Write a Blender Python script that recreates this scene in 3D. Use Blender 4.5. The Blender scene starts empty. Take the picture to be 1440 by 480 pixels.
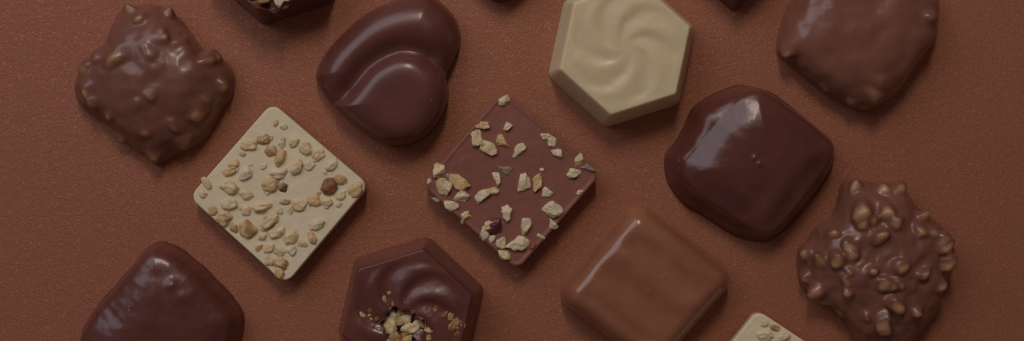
import bpy, math, random
import numpy as np
from mathutils import Vector, noise as mnoise

SC = bpy.context.scene
# ------------------------------------------------------------------ scale
# one unit of the layout ("u") is 1/6 mm; the camera looks straight down
# from 2000 u (33 cm) and sees 1440 x 480 u (24 x 8 cm) of the paper.
S = 0.001 / 6.0
D = 2000.0

# ------------------------------------------------------------------ camera
cam_d = bpy.data.cameras.new('camera')
cam_d.lens = 50.0
cam_d.sensor_width = 36.0
cam_d.clip_start = 0.01
cam_d.clip_end = 20.0
cam = bpy.data.objects.new('camera', cam_d)
cam.location = (0, 0, D * S)
SC.collection.objects.link(cam)
SC.camera = cam
SC.render.resolution_x, SC.render.resolution_y = 1024, 341

# ------------------------------------------------------------------ view, world, lamps
SC.view_settings.view_transform = 'Standard'
SC.view_settings.look = 'None'
SC.view_settings.exposure = 0.0
SC.view_settings.gamma = 1.0

world = bpy.data.worlds.new('World')
SC.world = world
world.use_nodes = True
bg = world.node_tree.nodes['Background']
bg.inputs[0].default_value = (1.0, 0.77, 0.68, 1)
bg.inputs[1].default_value = 0.070


def area(name, az, el, dist, sx, sy, power, col):
    l = bpy.data.lights.new(name, 'AREA')
    l.shape = 'RECTANGLE'
    l.size, l.size_y = sx, sy
    l.energy = power
    l.color = col
    o = bpy.data.objects.new(name, l)
    a, e = math.radians(az), math.radians(el)
    o.location = (dist * math.cos(e) * math.cos(a), dist * math.cos(e) * math.sin(a), dist * math.sin(e))
    o.rotation_euler = (-o.location).to_track_quat('-Z', 'Y').to_euler()
    SC.collection.objects.link(o)
    return o


area('window_light', 132, 42, 1.30, 1.00, 0.75, 4.2, (0.88, 0.90, 1.0))
area('key_lamp', 92, 50, 0.90, 0.10, 0.26, 1.65, (1.0, 0.86, 0.74))

# ------------------------------------------------------------------ materials


class NT:
    def __init__(self, name):
        self.m = bpy.data.materials.new(name)
        self.m.use_nodes = True
        self.t = self.m.node_tree
        self.b = self.t.nodes['Principled BSDF']
        self.n = self.t.nodes
        tc = self.n.new('ShaderNodeTexCoord')
        self.obj = tc.outputs['Object']

    def link(self, a, b):
        self.t.links.new(a, b)

    def noise(self, scale, detail=2.0, rough=0.5, vec=None):
        n = self.n.new('ShaderNodeTexNoise')
        n.inputs['Scale'].default_value = scale
        n.inputs['Detail'].default_value = detail
        n.inputs['Roughness'].default_value = rough
        self.link(vec or self.obj, n.inputs['Vector'])
        return n.outputs['Fac']

    def voro(self, scale, out='Color', vec=None):
        n = self.n.new('ShaderNodeTexVoronoi')
        n.inputs['Scale'].default_value = scale
        self.link(vec or self.obj, n.inputs['Vector'])
        return n.outputs[out]

    def ramp(self, fac, stops, interp='LINEAR'):
        r = self.n.new('ShaderNodeValToRGB')
        r.color_ramp.interpolation = interp
        el = r.color_ramp.elements
        while len(el) > 1:
            el.remove(el[-1])
        el[0].position, el[0].color = stops[0][0], self.c4(stops[0][1])
        for p, c in stops[1:]:
            e = el.new(p)
            e.color = self.c4(c)
        self.link(fac, r.inputs['Fac'])
        return r.outputs['Color']

    @staticmethod
    def c4(c):
        if isinstance(c, (int, float)):
            return (c, c, c, 1)
        return (c[0], c[1], c[2], 1)

    def mix(self, fac, a, b, mode='MIX'):
        m = self.n.new('ShaderNodeMix')
        m.data_type = 'RGBA'
        m.blend_type = mode
        for v, s in ((fac, m.inputs[0]), (a, m.inputs[6]), (b, m.inputs[7])):
            if hasattr(v, 'links'):
                self.link(v, s)
            elif s == m.inputs[0]:
                s.default_value = v
            else:
                s.default_value = self.c4(v)
        return m.outputs[2]

    def math(self, op, a, b=0.0, c=None):
        m = self.n.new('ShaderNodeMath')
        m.operation = op
        for v, s in ((a, m.inputs[0]), (b, m.inputs[1])) + (((c, m.inputs[2]),) if c is not None else ()):
            if hasattr(v, 'links'):
                self.link(v, s)
            else:
                s.default_value = v
        return m.outputs[0]

    def attr(self, name):
        a = self.n.new('ShaderNodeAttribute')
        a.attribute_name = name
        return a.outputs['Fac']

    def bump(self, h, strength, dist, prev=None):
        b = self.n.new('ShaderNodeBump')
        b.inputs['Strength'].default_value = strength
        b.inputs['Distance'].default_value = dist
        self.link(h, b.inputs['Height'])
        if prev is not None:
            self.link(prev, b.inputs['Normal'])
        return b.outputs['Normal']

    def set(self, **kw):
        for k, v in kw.items():
            s = self.b.inputs[k.replace('_', ' ')]
            if hasattr(v, 'links'):
                self.link(v, s)
            elif isinstance(v, tuple) and len(v) == 3 and s.type == 'RGBA':
                s.default_value = self.c4(v)
            else:
                s.default_value = v
        return self.m


def chocolate(name, col, col2, rough=0.33, sss=0.0, thin=None, spec=0.5, bump=0.06, specks=True, coat=0.35, sss_scale=0.0012):
    """Chocolate: mottled body colour, micro-bumps, a few dust crumbs, gloss that varies over the surface."""
    m = NT(name)
    c = m.mix(m.ramp(m.noise(90, 4, 0.6), [(0.35, 0.0), (0.68, 1.0)]), col, col2)
    if thin is not None:            # the coat is thin over the nuts, their colour comes through
        c = m.mix(m.attr('thin'), c, thin)
    if specks:
        sp = m.ramp(m.voro(430, 'Distance'), [(0.055, 1.0), (0.10, 0.0)])
        sel = m.ramp(m.noise(330, 0), [(0.66, 0.0), (0.69, 1.0)])
        c = m.mix(m.math('MULTIPLY', m.math('MULTIPLY', sp, sel), 0.55), c, (0.62, 0.42, 0.28))
    f = m.noise(2600, 3, 0.6)
    n1 = m.bump(m.noise(130, 2, 0.45), 0.06, 0.0007)
    n2 = m.bump(f, bump, 0.0003, n1)
    r = m.math('ADD', rough - 0.14, m.math('MULTIPLY', m.noise(260, 5, 0.65), 0.16))
    r = m.math('ADD', r, m.math('MULTIPLY', m.noise(55, 4, 0.7), 0.12))
    m.set(Base_Color=c, Roughness=r, Normal=n2, IOR=1.46)
    m.b.inputs['Specular IOR Level'].default_value = spec
    m.b.inputs['Coat Weight'].default_value = coat
    m.b.inputs['Coat Roughness'].default_value = 0.16
    m.b.inputs['Coat IOR'].default_value = 1.45
    m.link(n1, m.b.inputs['Coat Normal'])
    if sss:
        m.b.inputs['Subsurface Weight'].default_value = sss
        m.b.inputs['Subsurface Radius'].default_value = (1.0, 0.45, 0.25)
        m.b.inputs['Subsurface Scale'].default_value = sss_scale
    return m.m


M = {}
M['dark'] = chocolate('dark_chocolate', (0.135, 0.041, 0.034), (0.170, 0.054, 0.043), 0.34, bump=0.09)
M['dark_enrobed'] = chocolate('dark_enrobed_chocolate', (0.112, 0.032, 0.025), (0.150, 0.045, 0.034), 0.33, bump=0.09)
M['milk'] = chocolate('milk_chocolate', (0.30, 0.116, 0.061), (0.37, 0.150, 0.080), 0.26, 0.15, coat=0.6)
M['milk_bar'] = chocolate('milk_chocolate_bar', (0.27, 0.100, 0.071), (0.30, 0.114, 0.080), 0.48, 0.1, bump=0.06, coat=0.05)
M['milk_enrobed'] = chocolate('milk_enrobed_chocolate', (0.23, 0.090, 0.060), (0.28, 0.110, 0.072), 0.33, 0.1,
                              thin=(0.55, 0.27, 0.14))
M['milk_cluster'] = chocolate('milk_chocolate_over_nuts', (0.20, 0.078, 0.053), (0.235, 0.094, 0.063), 0.35, 0.1,
                              thin=(0.68, 0.37, 0.17), coat=0.25)
M['white'] = chocolate('white_chocolate', (0.79, 0.655, 0.415), (0.82, 0.685, 0.44), 0.42, 0.6, specks=False, bump=0.04, coat=0.1, sss_scale=0.003)
M['white_bar'] = chocolate('white_chocolate_bar', (0.86, 0.74, 0.515), (0.89, 0.77, 0.545), 0.45, 0.3, specks=False, bump=0.05, coat=0.1)


def nut_mat(name, a, b, skin=None, skin_at=0.50):
    m = NT(name)
    oi = m.n.new('ShaderNodeObjectInfo')
    va = m.n.new('ShaderNodeVectorMath')
    va.operation = 'ADD'
    m.link(m.obj, va.inputs[0])
    m.link(oi.outputs['Random'], va.inputs[1])
    m.obj = va.outputs[0]
    c = m.mix(m.ramp(m.noise(700, 4, 0.65), [(0.38, 0.0), (0.62, 1.0)]), a, b)
    c = m.mix(m.math('MULTIPLY', oi.outputs['Random'], 0.35), c, b)
    if skin:
        c = m.mix(m.ramp(m.noise(420, 3, 0.6), [(skin_at, 0.0), (skin_at + 0.09, 1.0)]), c, skin)
    n = m.bump(m.noise(1300, 4, 0.65), 0.4, 0.0004)
    m.set(Base_Color=c, Roughness=0.40, Normal=n)
    m.b.inputs['Subsurface Weight'].default_value = 0.25
    m.b.inputs['Subsurface Radius'].default_value = (1.0, 0.6, 0.3)
    m.b.inputs['Subsurface Scale'].default_value = 0.0008
    return m.m


M['nut_pale'] = nut_mat('pale_nut', (0.84, 0.69, 0.43), (0.75, 0.56, 0.30), (0.50, 0.30, 0.13), 0.60)
M['nut_white'] = nut_mat('white_nut', (0.85, 0.73, 0.52), (0.77, 0.62, 0.40), (0.52, 0.36, 0.19), 0.64)
M['nut_tan'] = nut_mat('tan_nut', (0.76, 0.56, 0.29), (0.66, 0.43, 0.19))
M['nut_brown'] = nut_mat('toasted_nut', (0.58, 0.37, 0.17), (0.46, 0.25, 0.10), (0.68, 0.50, 0.28))
M['nut_dark'] = nut_mat('burnt_nut', (0.20, 0.08, 0.035), (0.14, 0.06, 0.03), (0.42, 0.26, 0.14))
M['nut_red'] = nut_mat('red_skinned_nut', (0.14, 0.028, 0.028), (0.10, 0.02, 0.02), (0.26, 0.09, 0.06))
M['nut_amber'] = nut_mat('amber_nut', (0.34, 0.13, 0.055), (0.26, 0.09, 0.04), (0.46, 0.23, 0.10))
M['nut_grey'] = nut_mat('greyish_nut', (0.50, 0.42, 0.33), (0.36, 0.28, 0.21), (0.30, 0.16, 0.10))


GLOW_SHIFT = 1.11  # noise shift that sets the painted golden glow mid-sheet


def paper_mat():
    m = NT('bronze_paper')
    g1 = m.noise(2500, 3, 0.6)
    g2 = m.voro(3600, 'Color')
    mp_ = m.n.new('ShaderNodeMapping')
    mp_.inputs['Location'].default_value = (GLOW_SHIFT, 0.0, 0.0)
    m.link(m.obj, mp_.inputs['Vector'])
    glow_tone = m.noise(6.5, 2, 0.5, mp_.outputs[0])
    c = m.mix(m.ramp(glow_tone, [(0.35, 0.0), (0.65, 1.0)]), (0.402, 0.142, 0.083), (0.430, 0.164, 0.083))  # redder to golden tone, a faint warm glow painted into the paper colour
    c = m.mix(m.ramp(g1, [(0.30, 1.0), (0.56, 0.0)]), c, (0.29, 0.100, 0.056))
    sep = m.n.new('ShaderNodeSeparateColor')
    m.link(g2, sep.inputs[0])
    fleck = m.ramp(sep.outputs[0], [(0.90, 0.0), (1.0, 1.0)])
    c = m.mix(m.math('MULTIPLY', fleck, 0.65), c, (0.62, 0.34, 0.18))
    n = m.bump(g1, 0.45, 0.00022)
    n = m.bump(m.noise(700, 3, 0.6), 0.22, 0.0004, n)
    met = m.math('ADD', 0.28, m.math('MULTIPLY', fleck, 0.35))
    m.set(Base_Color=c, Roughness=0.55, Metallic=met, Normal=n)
    return m.m


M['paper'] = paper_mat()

# ------------------------------------------------------------------ scene-graph helpers


def link(o, parent=None):
    SC.collection.objects.link(o)
    if parent is not None:
        o.parent = parent
    return o


def tag(o, label=None, cat=None, group=None, kind=None):
    for k, v in (('label', label), ('category', cat), ('group', group), ('kind', kind)):
        if v:
            o[k] = v
    return o


def W(px, py, z=0.0):
    """photo point (u from the left/top) seen at height z -> layout coordinates in u."""
    f = (D - z) / D
    return ((px - 720) * f, (240 - py) * f)


def empty(name, cx, cy, label, cat, group=None):
    o = bpy.data.objects.new(name, None)
    o.empty_display_size = 0.005
    o.location = (cx * S, cy * S, 0.0001)
    link(o)
    return tag(o, label, cat, group)


def mesh_obj(name, V, F, mat, parent=None, attrs=None, smooth=True):
    me = bpy.data.meshes.new(name)
    me.from_pydata((np.asarray(V) * S).tolist(), [], F)
    if smooth:
        me.polygons.foreach_set('use_smooth', [True] * len(me.polygons))
    for k, a in (attrs or {}).items():
        at = me.attributes.new(k, 'FLOAT', 'POINT')
        at.data.foreach_set('value', np.asarray(a, dtype=np.float32))
    for mm in (mat if isinstance(mat, list) else [mat]):
        me.materials.append(mm)
    me.update()
    return link(bpy.data.objects.new(name, me), parent)


def fbm(x, y, z=0.0, scale=40.0, seed=0.0, octaves=3):
    """value noise, about -1..1, on arrays of layout points."""
    sh = np.shape(x)
    xs, ys = np.ravel(x) / scale, np.ravel(y) / scale
    zs = np.broadcast_to(np.ravel(z) / scale if np.ndim(z) else np.float64(z / scale), xs.shape)
    out = np.fromiter((mnoise.fractal(Vector((a, b, c + seed * 7.31)), 0.9, 2.1, octaves)
                       for a, b, c in zip(xs, ys, zs)), dtype=np.float64, count=xs.size)
    return np.clip(out, -1.5, 1.5).reshape(sh)


# ------------------------------------------------------------------ outlines


def smooth_loop(pts, n=400):
    """closed Catmull-Rom through pts."""
    P = np.asarray(pts, float)
    k = len(P)
    t = np.linspace(0, k, n, endpoint=False)
    i = t.astype(int)
    f = (t - i)[:, None]
    a, b, c, d = P[(i - 1) % k], P[i % k], P[(i + 1) % k], P[(i + 2) % k]
    return 0.5 * ((2 * b) + (-a + c) * f + (2 * a - 5 * b + 4 * c - d) * f ** 2 + (-a + 3 * b - 3 * c + d) * f ** 3)


def rounded(pts, r, n=10):
    """polygon with rounded corners."""
    P = np.asarray(pts, float)
    k = len(P)
    out = []
    for i in range(k):
        p, a, b = P[i], P[i - 1] - P[i], P[(i + 1) % k] - P[i]
        a, b = a / np.linalg.norm(a), b / np.linalg.norm(b)
        half = math.acos(np.clip(a @ b, -1, 1)) / 2
        L = r / math.tan(half)
        c = p + (a + b) / np.linalg.norm(a + b) * r / math.sin(half)
        s0, s1 = p + a * L - c, p + b * L - c
        a0 = math.atan2(s0[1], s0[0])
        da = (math.atan2(s1[1], s1[0]) - a0 + math.pi) % (2 * math.pi) - math.pi
        for j in range(n + 1):
            q = a0 + da * j / n
            out.append(c + r * np.array([math.cos(q), math.sin(q)]))
    # resample evenly
    O = np.array(out + [out[0]])
    seg = np.linalg.norm(np.diff(O, axis=0), axis=1)
    cum = np.concatenate([[0], np.cumsum(seg)])
    s = np.linspace(0, cum[-1], 360, endpoint=False)
    return np.stack([np.interp(s, cum, O[:, 0]), np.interp(s, cum, O[:, 1])], 1)


def polar(loop, c, th):
    a = np.arctan2(loop[:, 1] - c[1], loop[:, 0] - c[0])
    r = np.hypot(loop[:, 0] - c[0], loop[:, 1] - c[1])
    o = np.argsort(a)
    return np.interp(th, a[o], r[o], period=2 * math.pi)


def dist_loop(X, Y, loop):
    """distance to the closed polyline."""
    P = np.stack([X.ravel(), Y.ravel()], 1)
    A = loop
    B = np.roll(loop, -1, axis=0)
    AB = B - A
    L2 = (AB ** 2).sum(1) + 1e-9
    out = np.empty(len(P))
    for s in range(0, len(P), 4000):
        q = P[s:s + 4000, None, :] - A[None]
        t = np.clip((q * AB).sum(2) / L2, 0, 1)
        e = q - t[..., None] * AB
        out[s:s + 4000] = np.sqrt((e ** 2).sum(2).min(1))
    return out.reshape(X.shape)


def inside(X, Y, loop):
    x, y = X.ravel(), Y.ravel()
    res = np.zeros(x.shape, bool)
    A, B = loop, np.roll(loop, -1, axis=0)
    for (x1, y1), (x2, y2) in zip(A, B):
        c = (y1 > y) != (y2 > y)
        with np.errstate(divide='ignore', invalid='ignore'):
            res ^= c & (x < (x2 - x1) * (y - y1) / (y2 - y1 + 1e-12) + x1)
    return res.reshape(X.shape)


def smin(a, b, k):
    h = np.clip(0.5 + 0.5 * (b - a) / k, 0, 1)
    return b * (1 - h) + a * h - k * h * (1 - h)


def smax(a, b, k):
    return -smin(-a, -b, k)


def sstep(a, b, x):
    t = np.clip((x - a) / (b - a), 0, 1)
    return t * t * (3 - 2 * t)


def rings_faces(nr, nt, closed_bottom=True):
    F = []
    for i in range(nr - 1):
        b0, b1 = 1 + i * nt, 1 + (i + 1) * nt
        for j in range(nt):
            k = (j + 1) % nt
            F.append((b0 + j, b1 + j, b1 + k, b0 + k))
    for j in range(nt):
        F.append((0, 1 + j, 1 + (j + 1) % nt))
    last = 1 + (nr - 1) * nt
    if closed_bottom:
        F.append(tuple(last + j for j in range(nt - 1, -1, -1)))
    return F


def height_piece(name, loop, height, mat, parent=None, centre=None, nr=84, nt=300, power=1.7, tlist=None, attr=None):
    """solid with the given outline; height(X, Y, d, T, TH) is its surface above the paper (0 at the rim)."""
    c = np.mean(loop, axis=0) if centre is None else np.asarray(centre, float)
    th = np.linspace(-math.pi, math.pi, nt, endpoint=False)
    R = polar(loop, c, th)
    s = np.linspace(0, 1, nr + 1)[1:]
    t = (1 - (1 - s) ** power) if tlist is None else tlist(s, th, R)
    T = np.broadcast_to(t[:, None] if t.ndim == 1 else t, (len(s), nt))
    X = c[0] + T * R * np.cos(th)
    Y = c[1] + T * R * np.sin(th)
    d = dist_loop(X, Y, loop)
    d[-1] = 0
    Z = height(X, Y, d, T, th)
    Zc = Z[0].mean()
    Z[-1] = 0.0
    V = np.concatenate([[[c[0], c[1], Zc]], np.stack([X.ravel(), Y.ravel(), Z.ravel()], 1)])
    at = None
    if attr is not None:
        A = attr(X, Y, d, Z)
        at = {'thin': np.concatenate([[A[0].mean()], A.ravel()])}
    return mesh_obj(name, V, rings_faces(len(s), nt), mat, parent, at)


def dome(d, w, H, p=2.2):
    u = np.clip(d / w, 0, 1)
    return H * (1 - (1 - u) ** p) ** (1 / p)


def loop_local(pts, c, z=0.0, smooth=True, n=400):
    P = np.array([W(x, y, z) for x, y in pts]) - np.asarray(c)
    return smooth_loop(P, n) if smooth else P


# ------------------------------------------------------------------ nut pieces
import bmesh


def nut_mesh(seed, rx, ry, rz, angular):
    """a chopped nut: rounded lump or a broken chip with flat faces."""
    rnd = random.Random(seed)
    bm = bmesh.new()
    bmesh.ops.create_icosphere(bm, subdivisions=4, radius=1.0)
    cuts = []
    for k in range(8 if angular else 5):
        v = Vector((rnd.gauss(0, 1), rnd.gauss(0, 1), rnd.gauss(0, 0.7))).normalized()
        cuts.append((v, rnd.uniform(0.42, 0.72) if angular else rnd.uniform(0.64, 0.88)))
    cuts.append((Vector((rnd.gauss(0, 0.15), rnd.gauss(0, 0.15), 1)).normalized(), rnd.uniform(0.5, 0.75)))
    o1, o2 = Vector((seed * 3.7, 1.3, 0)), Vector((0, seed * 2.1, 4.4))
    V = []
    for v in bm.verts:
        p = v.co.normalized()
        q = p.copy()
        for n, c in cuts:
            e = q.dot(n) - c
            if e > 0:
                q = q - n * e * (0.95 if angular else 0.68)
        q = q * (1 + (0.28 if angular else 0.24) * mnoise.noise(p * 1.5 + o1) + (0.14 if angular else 0.12) * mnoise.noise(p * 3.6 + o2)
                 + (0.07 if angular else 0.03) * mnoise.noise(p * 8.0 + o1))
        V.append((q.x * rx, q.y * ry, q.z * rz))
    A = np.array(V)
    # keep the wanted outline size after the cuts
    A[:, :2] -= (A[:, :2].max(0) + A[:, :2].min(0)) / 2
    A[:, 0] *= rx / np.abs(A[:, 0]).max()
    A[:, 1] *= ry / np.abs(A[:, 1]).max()
    F = [tuple(x.index for x in f.verts) for f in bm.faces]
    bm.free()
    return A, F


def nut(parent, x, y, z, r, tone, seed, angular=False, asp=None, rot=None, name='nut_piece', lift=0.25, label=None):
    rnd = random.Random(seed * 13 + 5)
    asp = asp or rnd.uniform(0.66, 0.95)
    rz = r * rnd.uniform(0.5, 0.7)
    V, F = nut_mesh(seed, r * 1.05, r * asp, rz, angular)
    a = rnd.uniform(0, math.pi) if rot is None else rot
    ca, sa = math.cos(a), math.sin(a)
    V = np.stack([V[:, 0] * ca - V[:, 1] * sa, V[:, 0] * sa + V[:, 1] * ca, V[:, 2]], 1)
    o = mesh_obj(name, V, F, M['nut_' + tone], parent)
    o.location = (x * S, y * S, (z + rz * lift) * S)
    if label:
        o['label'] = label
    return o


# ------------------------------------------------------------------ the paper
pv = [(-3600, -3600, 0), (3600, -3600, 0), (3600, 3600, 0), (-3600, 3600, 0)]
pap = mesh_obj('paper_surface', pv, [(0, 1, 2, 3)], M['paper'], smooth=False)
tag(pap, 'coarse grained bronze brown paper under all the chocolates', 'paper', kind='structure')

# ------------------------------------------------------------------ moulded hexagons


def hex_loop(R, a0, r=15):
    return rounded([(R * math.cos(math.radians(a0 + 60 * k)), R * math.sin(math.radians(a0 + 60 * k))) for k in range(6)], r)


def swirl(X, Y, R, a0, sharp=1.0):
    rr = np.hypot(X, Y)
    th = np.arctan2(Y, X)
    ph = (th + 1.9 * (rr / R) ** 0.8 - math.radians(a0)) * 6
    w = np.sin(ph + 0.25 * np.sin(ph))
    return w * sstep(0.05, 0.45, rr / R) * (1 - sstep(0.66, 0.84, rr / R))


def hexagon(px, py, R, a0, H, mat, name, label, cat, hole=None, draft=13.0, amp=3.2, sw0=0.0):
    c = W(px, py)
    root = empty(name, c[0], c[1], label, cat)
    loop = hex_loop(R, a0)
    Ri = R - draft * 1.1

    def h(X, Y, d, T, th):
        z = smin(np.full_like(X, H), d * H / draft, 13.0)
        face = sstep(draft, draft + 14, d)
        z = z + amp * swirl(X, Y, Ri, sw0) * face
        z = z + 0.5 * fbm(X, Y, 0, 30, 3)
        if hole is not None:
            hx, hy, hr = hole
            q = np.hypot(X - hx, Y - hy)
            a = np.arctan2(Y - hy, X - hx)
            edge = hr * (1 + 0.10 * np.sin(3 * a + 1) + 0.07 * np.sin(7 * a) + 0.05 * np.sin(13 * a + 2))
            z = z + 0.6 * np.exp(-((q - edge - 5) / 6) ** 2)
            z = z + 0.6 * fbm(X, Y, 0, 9, 5) * np.exp(-np.clip(q - edge, 0, None) / 22) * face
            z = np.where(q < edge, H - (19 if R > 107 else 30) * sstep(0, 5, edge - q), z)
        return z

    kw = {}
    if hole is not None:
        hx, hy, hr = hole

        def tl(s, th, Rr):
            e = hr * (1 + 0.10 * np.sin(3 * th + 1) + 0.07 * np.sin(7 * th) + 0.05 * np.sin(13 * th + 2))
            k = int(len(s) * 0.25)
            out = np.empty((len(s), len(th)))
            u = np.linspace(0, 1, k + 1)[1:]
            for i in range(k):
                out[i] = e * (1 - (1 - u[i]) ** 2.2) / Rr
            u = np.linspace(0, 1, len(s) - k + 1)[1:]
            for i in range(len(s) - k):
                g = 1 - (1 - u[i]) ** 1.6
                out[k + i] = (e + 0.2 + (Rr - e - 0.2) * g) / Rr
            return out
        kw = dict(centre=(hx, hy), tlist=tl, nr=110)
    shell = height_piece('chocolate_shell', loop, h, mat, root, **kw)
    return root, shell


hexagon(874, 73.5, 109, 18, 64, M['white'], 'white_hexagon_praline',
        'cream coloured white chocolate hexagon with a moulded swirl on its face', 'chocolate', amp=1.35, sw0=24)

dh, shell = hexagon(578, 437, 108, 17, 66, M['dark'], 'dark_hexagon_praline',
                    'dark hexagonal chocolate with swirled face and a nut filled hole, at the lower edge', 'chocolate',
                    hole=(-7, -18.6, 29), amp=2.9, sw0=24)
rnd = random.Random(4)
spots = [(545, 447, 6, 'brown'), (539, 457, 6, 'tan'), (538, 473, 7, 'brown'), (552, 437, 5, 'tan'), (578, 437, 6, 'brown'), (588, 444, 6, 'amber'),
         (594, 456, 6, 'brown'), (593, 482, 7, 'tan'), (568, 436, 5, 'brown'), (570, 470, 8, 'amber'), (567, 492, 9, 'tan'), (547, 490, 8, 'brown'), (570, 448, 9, 'pale'), (553, 443, 8, 'white'), (563, 440, 7, 'tan'), (575, 440, 7, 'brown'), (561, 452, 9, 'brown'), (548, 458, 13, 'pale'),
         (577, 461, 13, 'pale'), (590, 470, 9, 'grey'), (556, 474, 10, 'brown'), (539, 464, 6, 'tan'),
         (573, 478, 10, 'tan'), (586, 455, 7, 'white'), (560, 488, 11, 'pale'), (580, 490, 10, 'brown'), (545, 482, 8, 'white')]
for i, (x, y, r, tone) in enumerate(spots):
    w = W(x, y, 48)
    c = W(578, 437)
    nut(dh, w[0] - c[0], w[1] - c[1], 51, r * 0.98, tone, 300 + i, False, lift=0.4)
flecks = [(540, 421, 4), (521, 437, 3), (509, 443, 3.4), (522, 457, 4), (557, 424, 5), (518, 475, 4), (593, 447, 3.6),
          (603, 463, 5), (626, 443, 4), (634, 446, 4), (640, 455, 5.5), (648, 452, 4), (622, 470, 4), (643, 470, 4),
          (631, 461, 4), (603, 475, 3.5), (530, 448, 3), (580, 436, 3.4), (612, 436, 2.4), (588, 432, 2.6), (548, 412, 2.6),
          (638, 462, 5), (651, 457, 3.4)]
rnd = random.Random(17)
for k in range(34):
    a, q = rnd.uniform(0, 2 * math.pi), rnd.uniform(38, 82)
    x, y = 566 + q * math.cos(a), 466 + 0.75 * q * math.sin(a)
    if y > 424 and y < 505 and 508 < x < 655:
        flecks.append((x, y, rnd.uniform(1.6, 3.6)))
for i, (x, y, r) in enumerate(flecks):
    w = W(x, y, 66)
    c = W(578, 437)
    nut(dh, w[0] - c[0], w[1] - c[1], 64.6, r * 1.5, ('brown', 'amber', 'tan', 'amber', 'brown')[i % 5], 340 + i, True, lift=-0.35)

dh2, shell = hexagon(392, -67, 106, 18.5, 70, M['dark'], 'open_dark_hexagon_praline',
                     'dark hexagonal chocolate with open nut filled top, cut off by the upper edge', 'chocolate',
                     hole=(5, -44, 43), amp=3.0, draft=12)
c = W(392, -67)
for i, (x, y, r, tone) in enumerate([(367, -3, 11, 'tan'), (396, 2, 10, 'white'), (381, -20, 11, 'pale'), (404, -18, 12, 'tan'),
                                     (361, -26, 11, 'brown'), (388, -42, 13, 'pale'), (410, -42, 11, 'white'), (368, -50, 12, 'tan')]):
    w = W(x, y, 52)
    nut(dh2, w[0] - c[0], w[1] - c[1], 47, r * 1.1, tone, 380 + i, lift=0.5)

# ------------------------------------------------------------------ chopped-nut squares


def nut_square(top, right, bottom, left, H, mat, name, label, nuts, angular, sx, ox, oy, seed):
    zc = H
    P = np.array([W(*top, zc), W(*right, zc), W(*bottom, zc), W(*left, zc)])
    c = P.mean(0)
    root = empty(name, c[0], c[1], label, 'chocolate')
    ext = 1 + 6.0 / np.linalg.norm(P - c, axis=1, keepdims=True)     # undo the corner rounding
    loop = rounded((P - c) * ext, 14)

    def h(X, Y, d, T, th):
        z = H - 1.3 * (1 - np.clip(d / 1.6, 0, 1)) ** 2 + 0.6 * fbm(X, Y, 0, 35, seed) + 0.25 * fbm(X, Y, 0, 9, seed + 2)
        if angular:
            z = z + 1.0 * np.exp(-((d - 3) / 2.5) ** 2)
        return z
    height_piece('chocolate_slab', loop, h, mat, root, nr=70, nt=280, power=2.2)
    for i, (x, y, r, tone, *more) in enumerate(nuts):
        w = W(ox + x / sx, oy + y / sx, H)
        nut(root, w[0] - c[0], w[1] - c[1], H, r / sx * (1.10 if angular else 1.05), tone, seed * 100 + i, angular,
            asp=more[0] if more else None, rot=more[1] if len(more) > 1 else None,
            lift=0.08 if angular else -0.12)
    return root


white_nuts = [
    (245, 60, 9, 'tan'), (265, 68, 9, 'white'), (215, 100, 17, 'brown'), (177, 115, 19, 'pale', 0.65, -0.1), (165, 138, 6, 'brown'),
    (233, 127, 16, 'brown'), (263, 102, 9, 'tan'), (290, 108, 15, 'pale'), (256, 147, 21, 'tan', 0.7, 1.2), (320, 122, 20, 'pale'),
    (352, 138, 18, 'pale', 0.8, 0.8), (387, 163, 18, 'white'), (297, 170, 21, 'pale'), (330, 165, 14, 'white'), (215, 168, 10, 'white'),
    (250, 185, 23, 'white', 0.6, 0.1), (140, 160, 15, 'pale'), (133, 180, 17, 'tan', 0.6, 0.7), (172, 188, 20, 'white', 0.75, 0.9), (118, 182, 6, 'brown'),
    (232, 215, 22, 'tan'), (262, 220, 13, 'dark'), (130, 220, 24, 'pale', 0.75, -0.3), (72, 210, 17, 'pale', 0.6, -1.0), (65, 238, 10, 'pale'),
    (170, 240, 17, 'pale'), (128, 262, 21, 'white', 0.7, -0.2), (88, 278, 13, 'tan'), (117, 300, 20, 'brown', 0.85), (140, 322, 13, 'brown'),
    (175, 325, 22, 'brown', 0.95), (173, 280, 14, 'pale'), (211, 268, 26, 'pale', 0.5, 0.15), (228, 305, 29, 'pale', 0.5, 0.55), (246, 330, 21, 'white', 0.8, 0.3),
    (268, 256, 13, 'brown', 0.6, 0), (283, 275, 13, 'pale'), (303, 265, 19, 'pale'), (341, 255, 18, 'tan'), (373, 258, 15, 'pale'),
    (380, 215, 24, 'amber', 0.85, 0.7), (407, 200, 18, 'tan'), (445, 225, 21, 'tan', 0.85), (408, 243, 13, 'pale'), (348, 313, 21, 'white', 0.65, 0.2),
    (284, 345, 20, 'pale', 0.8), (337, 347, 17, 'tan', 0.55, -1.1), (311, 360, 15, 'pale', 0.6, -0.4), (285, 376, 16, 'white'), (255, 380, 15, 'pale'),
    (228, 372, 16, 'pale', 0.8, 0.7), (203, 370, 11, 'tan'), (213, 345, 11, 'tan'), (227, 402, 14, 'pale'), (257, 412, 19, 'brown', 0.8), (256, 437, 17, 'tan', 0.75, -1.0)]
rnd = random.Random(29)
for k in range(22):                 # small crumbs between the pieces
    a, b = rnd.uniform(-0.9, 0.9), rnd.uniform(-0.9, 0.9)
    white_nuts.append((253 + 107 * (a + b), 235 + 107 * (b - a), rnd.uniform(6, 10.5), rnd.choice(['pale', 'white', 'white', 'tan'])))
nut_square((383, 151), (512.6, 261.5), (401, 394), (272.5, 277), 32, M['white_bar'], 'white_nut_square',
           'square white chocolate tile covered in chopped toasted nuts, shown whole', white_nuts, False, 1.7786, 250, 140, 11)

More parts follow.
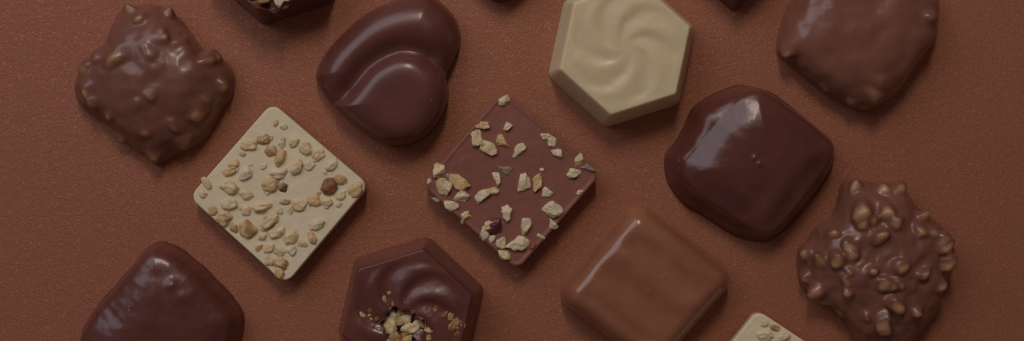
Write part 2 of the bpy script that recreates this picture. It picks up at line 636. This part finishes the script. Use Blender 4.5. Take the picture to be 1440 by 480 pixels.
milk_nuts = [
    (230, 38, 14, 'white'), (175, 100, 16, 'tan', 0.6, 0), (238, 102, 16, 'white', 0.6, 0.4), (165, 133, 20, 'pale'), (188, 157, 22, 'pale'),
    (225, 143, 19, 'tan', 0.7, -1.2), (266, 163, 19, 'white', 0.7, 0.4), (335, 127, 14, 'white', 0.7, 0), (350, 142, 13, 'white'), (364, 170, 15, 'white'),
    (415, 187, 16, 'pale', 0.6, 1.3), (404, 217, 18, 'white', 0.7, 0.3), (441, 206, 17, 'grey', 0.5, -0.3), (228, 210, 17, 'grey'), (211, 235, 17, 'white', 0.5, 1.8),
    (323, 211, 6, 'white'), (282, 245, 22, 'white', 0.75), (312, 243, 22, 'tan', 0.6, 1.2), (337, 272, 15, 'white'), (67, 214, 18, 'pale', 0.8),
    (92, 227, 11, 'grey'), (42, 241, 7, 'white'), (75, 255, 23, 'pale', 0.85), (117, 245, 24, 'tan', 0.65, -0.6), (123, 280, 16, 'white'),
    (95, 298, 18, 'white', 0.75, -0.8), (58, 286, 10, 'grey', 0.5, -0.5), (173, 278, 18, 'white'), (201, 265, 15, 'pale'), (132, 330, 17, 'pale'),
    (236, 318, 18, 'white', 0.8), (347, 310, 27, 'white', 0.72, -0.15), (349, 350, 14, 'white', 0.7, -0.7), (282, 353, 20, 'white', 0.7, 1.2), (322, 378, 10, 'pale', 0.5, -0.4),
    (206, 355, 22, 'red', 0.9, 0.5), (192, 352, 12, 'pale'), (178, 372, 17, 'white', 0.7, 1.8), (197, 384, 10, 'white'), (222, 392, 15, 'white'), (262, 396, 27, 'white', 0.75, 0.5),
    (230, 425, 16, 'pale', 0.75, -0.4), (300, 402, 11, 'amber', 0.5, 0.9), (418, 268, 9, 'white', 0.6, 0.6)]
nut_square((708, 134), (838.6, 246.5), (727, 374.7), (599.7, 260.5), 32, M['milk_bar'], 'milk_nut_square',
           'square milk chocolate tile scattered with pale chopped nut chips', milk_nuts, True, 1.7786, 580, 120, 12)

tip_nuts = [(1075, 455, 5.5, 'pale'), (1089, 461, 6.5, 'brown'), (1074, 473, 11.5, 'white', 0.7, 0.1), (1102, 475, 9, 'pale', 0.7, 0.4)]
rnd = random.Random(8)
for k in range(30):
    a, b = rnd.uniform(-0.8, 0.8), rnd.uniform(-0.8, 0.8)
    x, y = 1083.5 + 85 * (a * 0.82 - b * 0.58), 555 + 85 * (a * 0.575 + b * 0.815)
    if y > 492:
        tip_nuts.append((x, y, rnd.uniform(6, 12), rnd.choice(['pale', 'pale', 'white', 'tan', 'brown'])))
nut_square((1064 + 3, 443), (1207, 535), (1100, 667), (962, 573), 32, M['white_bar'], 'white_nut_square',
           'white chocolate nut tile with just its top corner inside the lower edge', tip_nuts, False, 1.0, 0, 0, 14)

# ------------------------------------------------------------------ dark heart
hz = 22
hp = [(442, 104), (447, 122), (463, 145), (493, 174), (521, 194), (548, 205), (576, 204), (603, 189), (622, 162), (630, 134),
      (629, 106), (639, 84), (647, 56), (641, 27), (623, 5), (604, -7), (577, -7), (544, 2), (512, 18), (478, 48), (454, 76)]
c = W(545, 100, hz)
hl = loop_local(hp, c, hz)
bp = [(468, 150), (480, 136), (496, 117), (516, 93), (540, 77), (566, 69), (592, 73), (615, 89), (628, 108), (630, 134), (622, 162),
      (603, 189), (576, 204), (548, 205), (521, 194), (493, 174)]
bl = loop_local(bp, c, hz + 20)


def heart_h(X, Y, d, T, th):
    ins = inside(X, Y, bl)
    db = dist_loop(X, Y, bl)
    sd = np.where(ins, db, -db)
    za = dome(d, 52, 56, 2.3)
    za = za - 13 * np.exp(-(np.clip(-sd + 2, 0, None) / 16) ** 2) * sstep(4, 34, d)
    zb = dome(np.clip(sd + 3, 0, None), 46, 62, 2.4)
    zb = np.where(sd > -3, zb, 0)
    db2 = dome(d, 30, 62, 2.6)
    zb = smin(zb, db2, 6)
    return np.maximum(smax(za, zb, 6.5), 0) * sstep(0, 2, d) + 0.5 * fbm(X, Y, 0, 60, 2, 1) * sstep(2, 12, d)


heart = height_piece('dark_chocolate_heart', hl, heart_h, M['dark'], centre=(0, 0), nr=110, nt=360)
heart.location = (c[0] * S, c[1] * S, 0.0001)
tag(heart, 'glossy dark chocolate heart with one lobe sweeping over the other', 'chocolate')

# ------------------------------------------------------------------ enrobed pieces


def enrobed(name, pts, centre, H, w, p, mat, label, foot=5.0, foot_h=6.0, zc=20, seed=1, lump=2.0, extra=None, body=None, loop=None, bevel=False):
    c = W(*centre, zc)
    lp = loop_local(pts, c, zc) if loop is None else loop
    # a slightly ragged lower edge
    bl2 = None if body is None else rounded(np.array([W(x, y, zc) for x, y in body]) - np.array(c), 26)
    n = len(lp)
    a = np.linspace(0, 2 * math.pi, n, endpoint=False)
    rag = 1.3 * fbm(60 * np.cos(a), 60 * np.sin(a), 0, 13, seed)
    nrm = lp / np.linalg.norm(lp, axis=1, keepdims=True)
    lp = lp + nrm * (rag * (1 if foot else 0))[:, None]

    def h(X, Y, d, T, th):
        fw = foot * (0.75 + 0.6 * fbm(X, Y, 0, 45, seed + 3)) if foot else 0.0
        if bevel:
            q = np.clip(d - fw, 0, None)
            z = smin(smin(dome(q, 30, H, 1.7), H - 17 + 0.42 * (q - 14), 10.0), np.full_like(q, H), 12.0)
        elif body is not None:
            db = np.where(inside(X, Y, bl2), dist_loop(X, Y, bl2), 0)
            q = 0.5 * np.clip(d - fw, 0, None) + 0.5 * db
            z = smin(smin(dome(q, 26, H, 1.7), H - 19 + 0.46 * (q - 10), 7.0), np.full_like(q, H), 9.0)
        else:
            z = dome(np.clip(d - fw, 0, None), w, H, p)
        if foot:
            z = smax(z, foot_h * np.sqrt(np.clip(d / 4, 0, 1)), 4.0)
        z = z + (lump * fbm(X, Y, 0, 48, seed, 2) + 0.12 * lump * fbm(X, Y, 0, 14, seed + 1, 2)) * sstep(3, 30, d)
        if extra is not None:
            z = z + extra(X, Y, d) * sstep(6, 30, d)
        return np.maximum(z, 0) * sstep(-0.01, 1.5, d)
    o = height_piece(name, lp, h, mat, nr=96, nt=320)
    o.location = (c[0] * S, c[1] * S, 0.0001)
    return tag(o, label, 'chocolate')


def k7(pts):
    return [(910 + x / 1.845, 100 + y / 1.845) for x, y in pts]


def bumpat(cx, cy, r, a):
    return lambda X, Y: a * np.exp(-((X - cx) ** 2 + (Y - cy) ** 2) / (r * r))


def drape(X, Y, d):
    # wrinkles of the coat running to the lower right, and a small blister
    u = (X + Y) * 0.7071
    v = (X - Y) * 0.7071
    return (0.9 * np.sin(v / 6.5 + 1.1 * np.sin(u / 22)) * sstep(-10, 50, v) + bumpat(4, 0, 5, 2.4)(X, Y)
            + bumpat(-2, 8, 4, 1.6)(X, Y))


enrobed('dark_enrobed_square', k7([(230, 36), (290, 40), (350, 66), (420, 125), (478, 178), (492, 215), (484, 262), (440, 332), (382, 400),
                                   (332, 440), (290, 446), (230, 430), (160, 387), (100, 350), (62, 302), (48, 260), (50, 215), (76, 180),
                                   (98, 140), (122, 95), (170, 58)]), (1056, 231), 64, 37, 2.1, M['dark_enrobed'],
        'glossy dark coated square chocolate with rounded edges and ragged foot, shown whole', foot=3.5, foot_h=4.0, seed=21, lump=1.4, extra=drape,
        body=k7([(272, 20), (512, 190), (312, 452), (62, 268)]))

enrobed('dark_enrobed_square', [(223, 340), (243, 346), (263, 359), (290, 383), (322, 416), (338, 442), (339, 468), (328, 500), (290, 545),
                                (242, 578), (208, 574), (160, 545), (120, 505), (109, 482), (112, 462), (127, 437), (157, 402), (180, 376),
                                (203, 349)], (224, 458), 62, 52, 2.2, M['dark_enrobed'],
        'dark coated rounded chocolate partly cut off by the lower left edge', bevel=True, foot=3, seed=33, lump=1.4,
        extra=lambda X, Y, d: bumpat(25, 60, 8, 3)(X, Y) + bumpat(5, 68, 16, -3)(X, Y) + bumpat(40, 45, 14, 2)(X, Y) + 0.45 * fbm(X, Y, 0, 24, 77, 2))

# milk rounded square with faint ripples on the top
mc = W(905.5, 402, 25)
mp = np.array([W(892.5, 277, 25), W(1041, 389, 25), W(919, 528, 25), W(775, 417, 25)]) - np.array(mc)
ml = rounded(mp, 30)


def ripple(X, Y, d):
    # bands run parallel to the upper right edge
    e = (mp[1] - mp[0]) / np.linalg.norm(mp[1] - mp[0])
    v = -X * e[1] + Y * e[0]
    u = X * e[0] + Y * e[1]
    return 2.5 * np.sin(v / 8.6 + 0.12 * np.sin(u / 25.0)) * sstep(20, 45, d) * sstep(70, 20, u - 10) * (1.0 + 0.25 * fbm(X, Y, 0, 50, 9, 2)) + \
        bumpat(25, 14, 4, 0.9)(X, Y) + bumpat(5, -6, 4, 0.8)(X, Y) + bumpat(55, -22, 14, 2.5)(X, Y)


enrobed('milk_chocolate_square', None, (905.5, 402), 58, 30, 2.2, M['milk'],
        'smooth light brown milk chocolate square with rounded edges and faint ripples', foot=0, zc=25, seed=41, lump=1.2, extra=ripple, loop=ml)

# the two dark pieces that only peep in at the top
rp = np.array([W(705, 17, 10), W(815, -95, 10), W(705, -215, 10), W(590, -95, 10)])
c0 = rp.mean(0)
enrobed('dark_round_cornered_chocolate', None, tuple((720 + c0[0] / 0.995, 240 - c0[1] / 0.995)), 60, 45, 2.2, M['dark'],
        'dark chocolate whose rounded end barely shows at the top edge', foot=0, zc=10, seed=51, loop=rounded(rp - c0, 36))

c = W(1017, -102)
q = np.array([W(1031.5, 19), W(1138, -92), W(1002, -223), W(885, -112)]) - np.array(c)
ql = rounded(q, 9)


def box_h(X, Y, d, T, th):
    return smin(np.full_like(X, 60.0), d * 60 / 16, 8) + 0.4 * fbm(X, Y, 0, 30, 6)


bx = height_piece('dark_cornered_chocolate', ql, box_h, M['dark'])
bx.location = (c[0] * S, c[1] * S, 0.0001)
tag(bx, 'dark square chocolate with only one sharp corner showing at the top edge', 'chocolate')

# ------------------------------------------------------------------ nut clusters (coated, one continuous skin)


def cluster(name, pts, centre, H, nuts, mat, label, zc=30, k=7.0, n_exp=2.3, seed=1, lump=3.0, nph=150, nth=340, tip=0.72, thin_gain=1.0, fine=0.12, lsc=34):
    c = W(*centre, zc)
    lp = loop_local(pts, c, zc)
    th = np.linspace(-math.pi, math.pi, nth, endpoint=False)
    R = polar(lp, (0, 0), th)
    ph = (np.linspace(0, 1, nph + 1)[1:]) ** 0.9 * (math.pi / 2)       # from straight up to the paper
    TH, PH = np.meshgrid(th, ph)
    ux, uy, uz = np.sin(PH) * np.cos(TH), np.sin(PH) * np.sin(TH), np.cos(PH)
    kk = np.exp(-0.5 * (np.arange(-nth // 2, nth // 2) / (nth * 0.075)) ** 2)
    kk /= kk.sum()
    Rs = np.real(np.fft.ifft(np.fft.fft(R) * np.fft.fft(np.fft.ifftshift(kk))))
    RR = R + (Rs - R) * sstep(0.12, 0.85, uz)        # the plan rounds off towards the top
    rb = ((np.sin(PH) / RR) ** n_exp + (uz / H) ** n_exp) ** (-1 / n_exp)
    X, Y, Z = ux * rb, uy * rb, uz * rb
    rb = rb + lump * fbm(X, Y, Z, lsc, seed, 2) * sstep(0, 0.25, uz) + fine * lump * fbm(X, Y, Z, 13, seed + 1, 2)
    C, RAD = [], []
    rn = random.Random(seed)
    for x, y, r, *m in nuts:
        # find the point of the body that shows at this place in the photograph
        z = 30.0
        for _ in range(6):
            wx, wy = W(x, y, z)
            wx, wy = wx - c[0], wy - c[1]
            rho = math.hypot(wx, wy)
            Rt = float(np.interp(math.atan2(wy, wx), th, R, period=2 * math.pi))
            u = min(rho / Rt, 0.97)
            z = H * (1 - u ** n_exp) ** (1 / n_exp)
        s = min(1.0, 0.95 * Rt / max(rho, 1e-3))
        C.append((wx * s, wy * s, z - r * (0.12 if not m else m[0])))
        RAD.append((r * rn.uniform(0.95, 1.25), r * rn.uniform(0.85, 1.0), r * rn.uniform(0.85, 1.1), rn.uniform(0, 3.14)))
    f32 = np.float32
    U = np.stack([ux.ravel(), uy.ravel(), uz.ravel()], 1).astype(f32)
    RB = rb.ravel().astype(f32)

    wp = [rn.uniform(0, 6.28) for _ in range(6)]

    def field(r, full=False):
        P = U * r[:, None]
        P = P + f32(1.5) * np.stack([np.sin(P[:, 1] / 5.5 + wp[0]) + np.sin(P[:, 2] / 4.1 + wp[1]), np.sin(P[:, 0] / 5.0 + wp[2]) +
                                     np.sin(P[:, 2] / 4.7 + wp[3]), np.sin(P[:, 0] / 6.1 + wp[4]) + np.sin(P[:, 1] / 4.3 + wp[5])], 1).astype(f32)
        g = (r - RB) * f32(0.8)
        best = np.full(len(r), 1e3, f32)
        tipw = np.zeros(len(r), f32)
        for (cx, cy, cz), (ax, ay, az, rot) in zip(C, RAD):
            q = P - np.array([cx, cy, cz], f32)
            ca, sa = f32(math.cos(rot)), f32(math.sin(rot))
            qx, qy = (q[:, 0] * ca + q[:, 1] * sa) / f32(ax), (-q[:, 0] * sa + q[:, 1] * ca) / f32(ay)
            qz = q[:, 2] / f32(az)
            kk = np.sqrt(qx * qx + qy * qy + qz * qz) + f32(1e-6)
            dn = (kk - 1) * f32(min(ax, ay, az))
            g = smin(g, dn, f32(k))
            if full:
                nx = np.array([cx, cy, cz * 1.3], f32)
                nx = nx / np.linalg.norm(nx) * f32(0.5) + np.array([0.05, -0.55, 0.62], f32)
                nx /= np.linalg.norm(nx)
                nl = np.linalg.norm(q, axis=1) + f32(1e-6)
                dt = (q @ nx) / nl
                w = sstep(tip, 1.0, dt) * sstep(3.0, -1.0, dn)
                tipw = np.maximum(tipw, w)
        return (g, tipw) if full else g

    r = RB * f32(1.0) + f32(34)
    for _ in range(34):
        r = r - field(r) * f32(0.75)
        r = np.maximum(r, f32(3))
    g, tipw = field(r, True)
    P = U * r[:, None]
    P[-nth:, 2] = 0.0
    P[:, 2] = np.maximum(P[:, 2], 0)
    V = np.concatenate([[[0, 0, float(P[:nth, 2].mean())]], P])
    thin = np.concatenate([[0], tipw * thin_gain])
    o = mesh_obj(name, V, rings_faces(nph, nth), mat, None, {'thin': thin})
    o.location = (c[0] * S, c[1] * S, 0.0001)
    return tag(o, label, 'chocolate')


s8 = 518 / 270.0
n12 = [(195, 58, 15), (270, 70, 18), (315, 67, 18), (212, 130, 24), (222, 162, 14), (250, 150, 11), (308, 155, 16), (262, 195, 18), (280, 130, 20),
       (377, 143, 15), (372, 178, 15), (425, 205, 20), (438, 225, 20), (445, 270, 20), (60, 238, 16), (135, 190, 12), (100, 262, 17), (148, 258, 19),
       (185, 220, 18), (190, 243, 15), (245, 288, 13), (320, 278, 16), (310, 270, 12), (385, 295, 14), (270, 322, 16), (288, 330, 13), (175, 315, 12),
       (177, 345, 16), (92, 345, 22), (97, 368, 18), (307, 380, 21), (273, 425, 20), (275, 448, 18), (145, 410, 12), (228, 418, 8), (100, 182, 8),
       (185, 288, 7), (315, 322, 10), (400, 190, 14), (50, 310, 14), (420, 330, 16), (360, 400, 14)]
cluster('milk_nut_cluster', [(1197, 254), (1218, 253), (1240, 259), (1262, 256), (1278, 267), (1289, 284), (1302, 297), (1314, 309), (1332, 323),
                             (1345, 341), (1348, 362), (1340, 386), (1334, 402), (1326, 430), (1308, 458), (1290, 482), (1268, 498), (1240, 500),
                             (1215, 490), (1203, 474), (1190, 452), (1176, 438), (1160, 424), (1140, 414), (1130, 400), (1126, 380), (1128, 352),
                             (1140, 340), (1152, 322), (1174, 306), (1183, 284), (1188, 263)], (1240, 372), 68,
        [(1100 + x / s8, 230 + y / s8, r / s8 * 1.1, -0.12) for x, y, r in n12], M['milk_cluster'],
        'knobbly milk chocolate nut cluster with many pale bumps, at the lower right', k=7.0, seed=61, lump=5, n_exp=2.4, tip=0.40, thin_gain=0.72)

n1 = [(235, 50, 16), (310, 42, 17), (300, 110, 15), (348, 125, 18), (255, 148, 15), (190, 145, 18), (435, 165, 22), (420, 170, 20), (265, 266, 16),
      (222, 298, 15), (250, 367, 15), (100, 285, 20), (85, 250, 20), (190, 390, 18), (420, 275, 12), (85, 190, 24), (390, 310, 24), (355, 395, 24),
      (165, 165, 30), (205, 30, 18), (270, 440, 16), (160, 385, 10), (330, 350, 14), (460, 240, 18), (290, 90, 10), (150, 320, 14), (120, 160, 20)]
cluster('milk_nut_cluster', [(197, 3), (222, 7), (245, 22), (261, 42), (282, 70), (302, 76), (318, 92), (325, 110), (321, 135), (309, 152),
                             (297, 172), (285, 194), (262, 210), (236, 222), (215, 233), (203, 222), (184, 210), (162, 190), (148, 176),
                             (125, 163), (108, 150), (99, 132), (101, 110), (112, 90), (126, 72), (145, 54), (156, 22), (172, 9)], (224, 108), 66,
        [(80 + x / 2, y / 2, r / 2, 0.6) for x, y, r in n1], M['milk_cluster'],
        'lumpy milk chocolate nut cluster with smooth coat, at the upper left', k=8.0, seed=71, lump=3.6, lsc=36, fine=0.04, n_exp=2.2, tip=0.55, thin_gain=0.6)

n7 = [(345, 352, 9), (400, 322, 22), (247, 300, 12), (118, 170, 22), (590, 60, 24), (430, 280, 18), (330, 345, 12)]
cluster('milk_coated_chocolate', [(1215, -82), (1250, -62), (1290, -35), (1322, -8), (1325, 28), (1313, 58), (1297, 85), (1281, 108), (1263, 128),
                                  (1243, 145), (1221, 155), (1202, 150), (1182, 140), (1162, 128), (1140, 110), (1120, 94), (1100, 76), (1097, 60),
                                  (1105, 25), (1120, -5), (1150, -40), (1185, -72)], (1213, 38), 66,
        [(1060 + x / 2.4, y / 2.4, r / 2.4, 0.7) for x, y, r in n7], M['milk_enrobed'],
        'uneven milk chocolate coated square cut off by the upper right edge', k=10.0, seed=81, lump=3.6, lsc=44, fine=0.06, n_exp=3.0, tip=0.75, thin_gain=0.5)
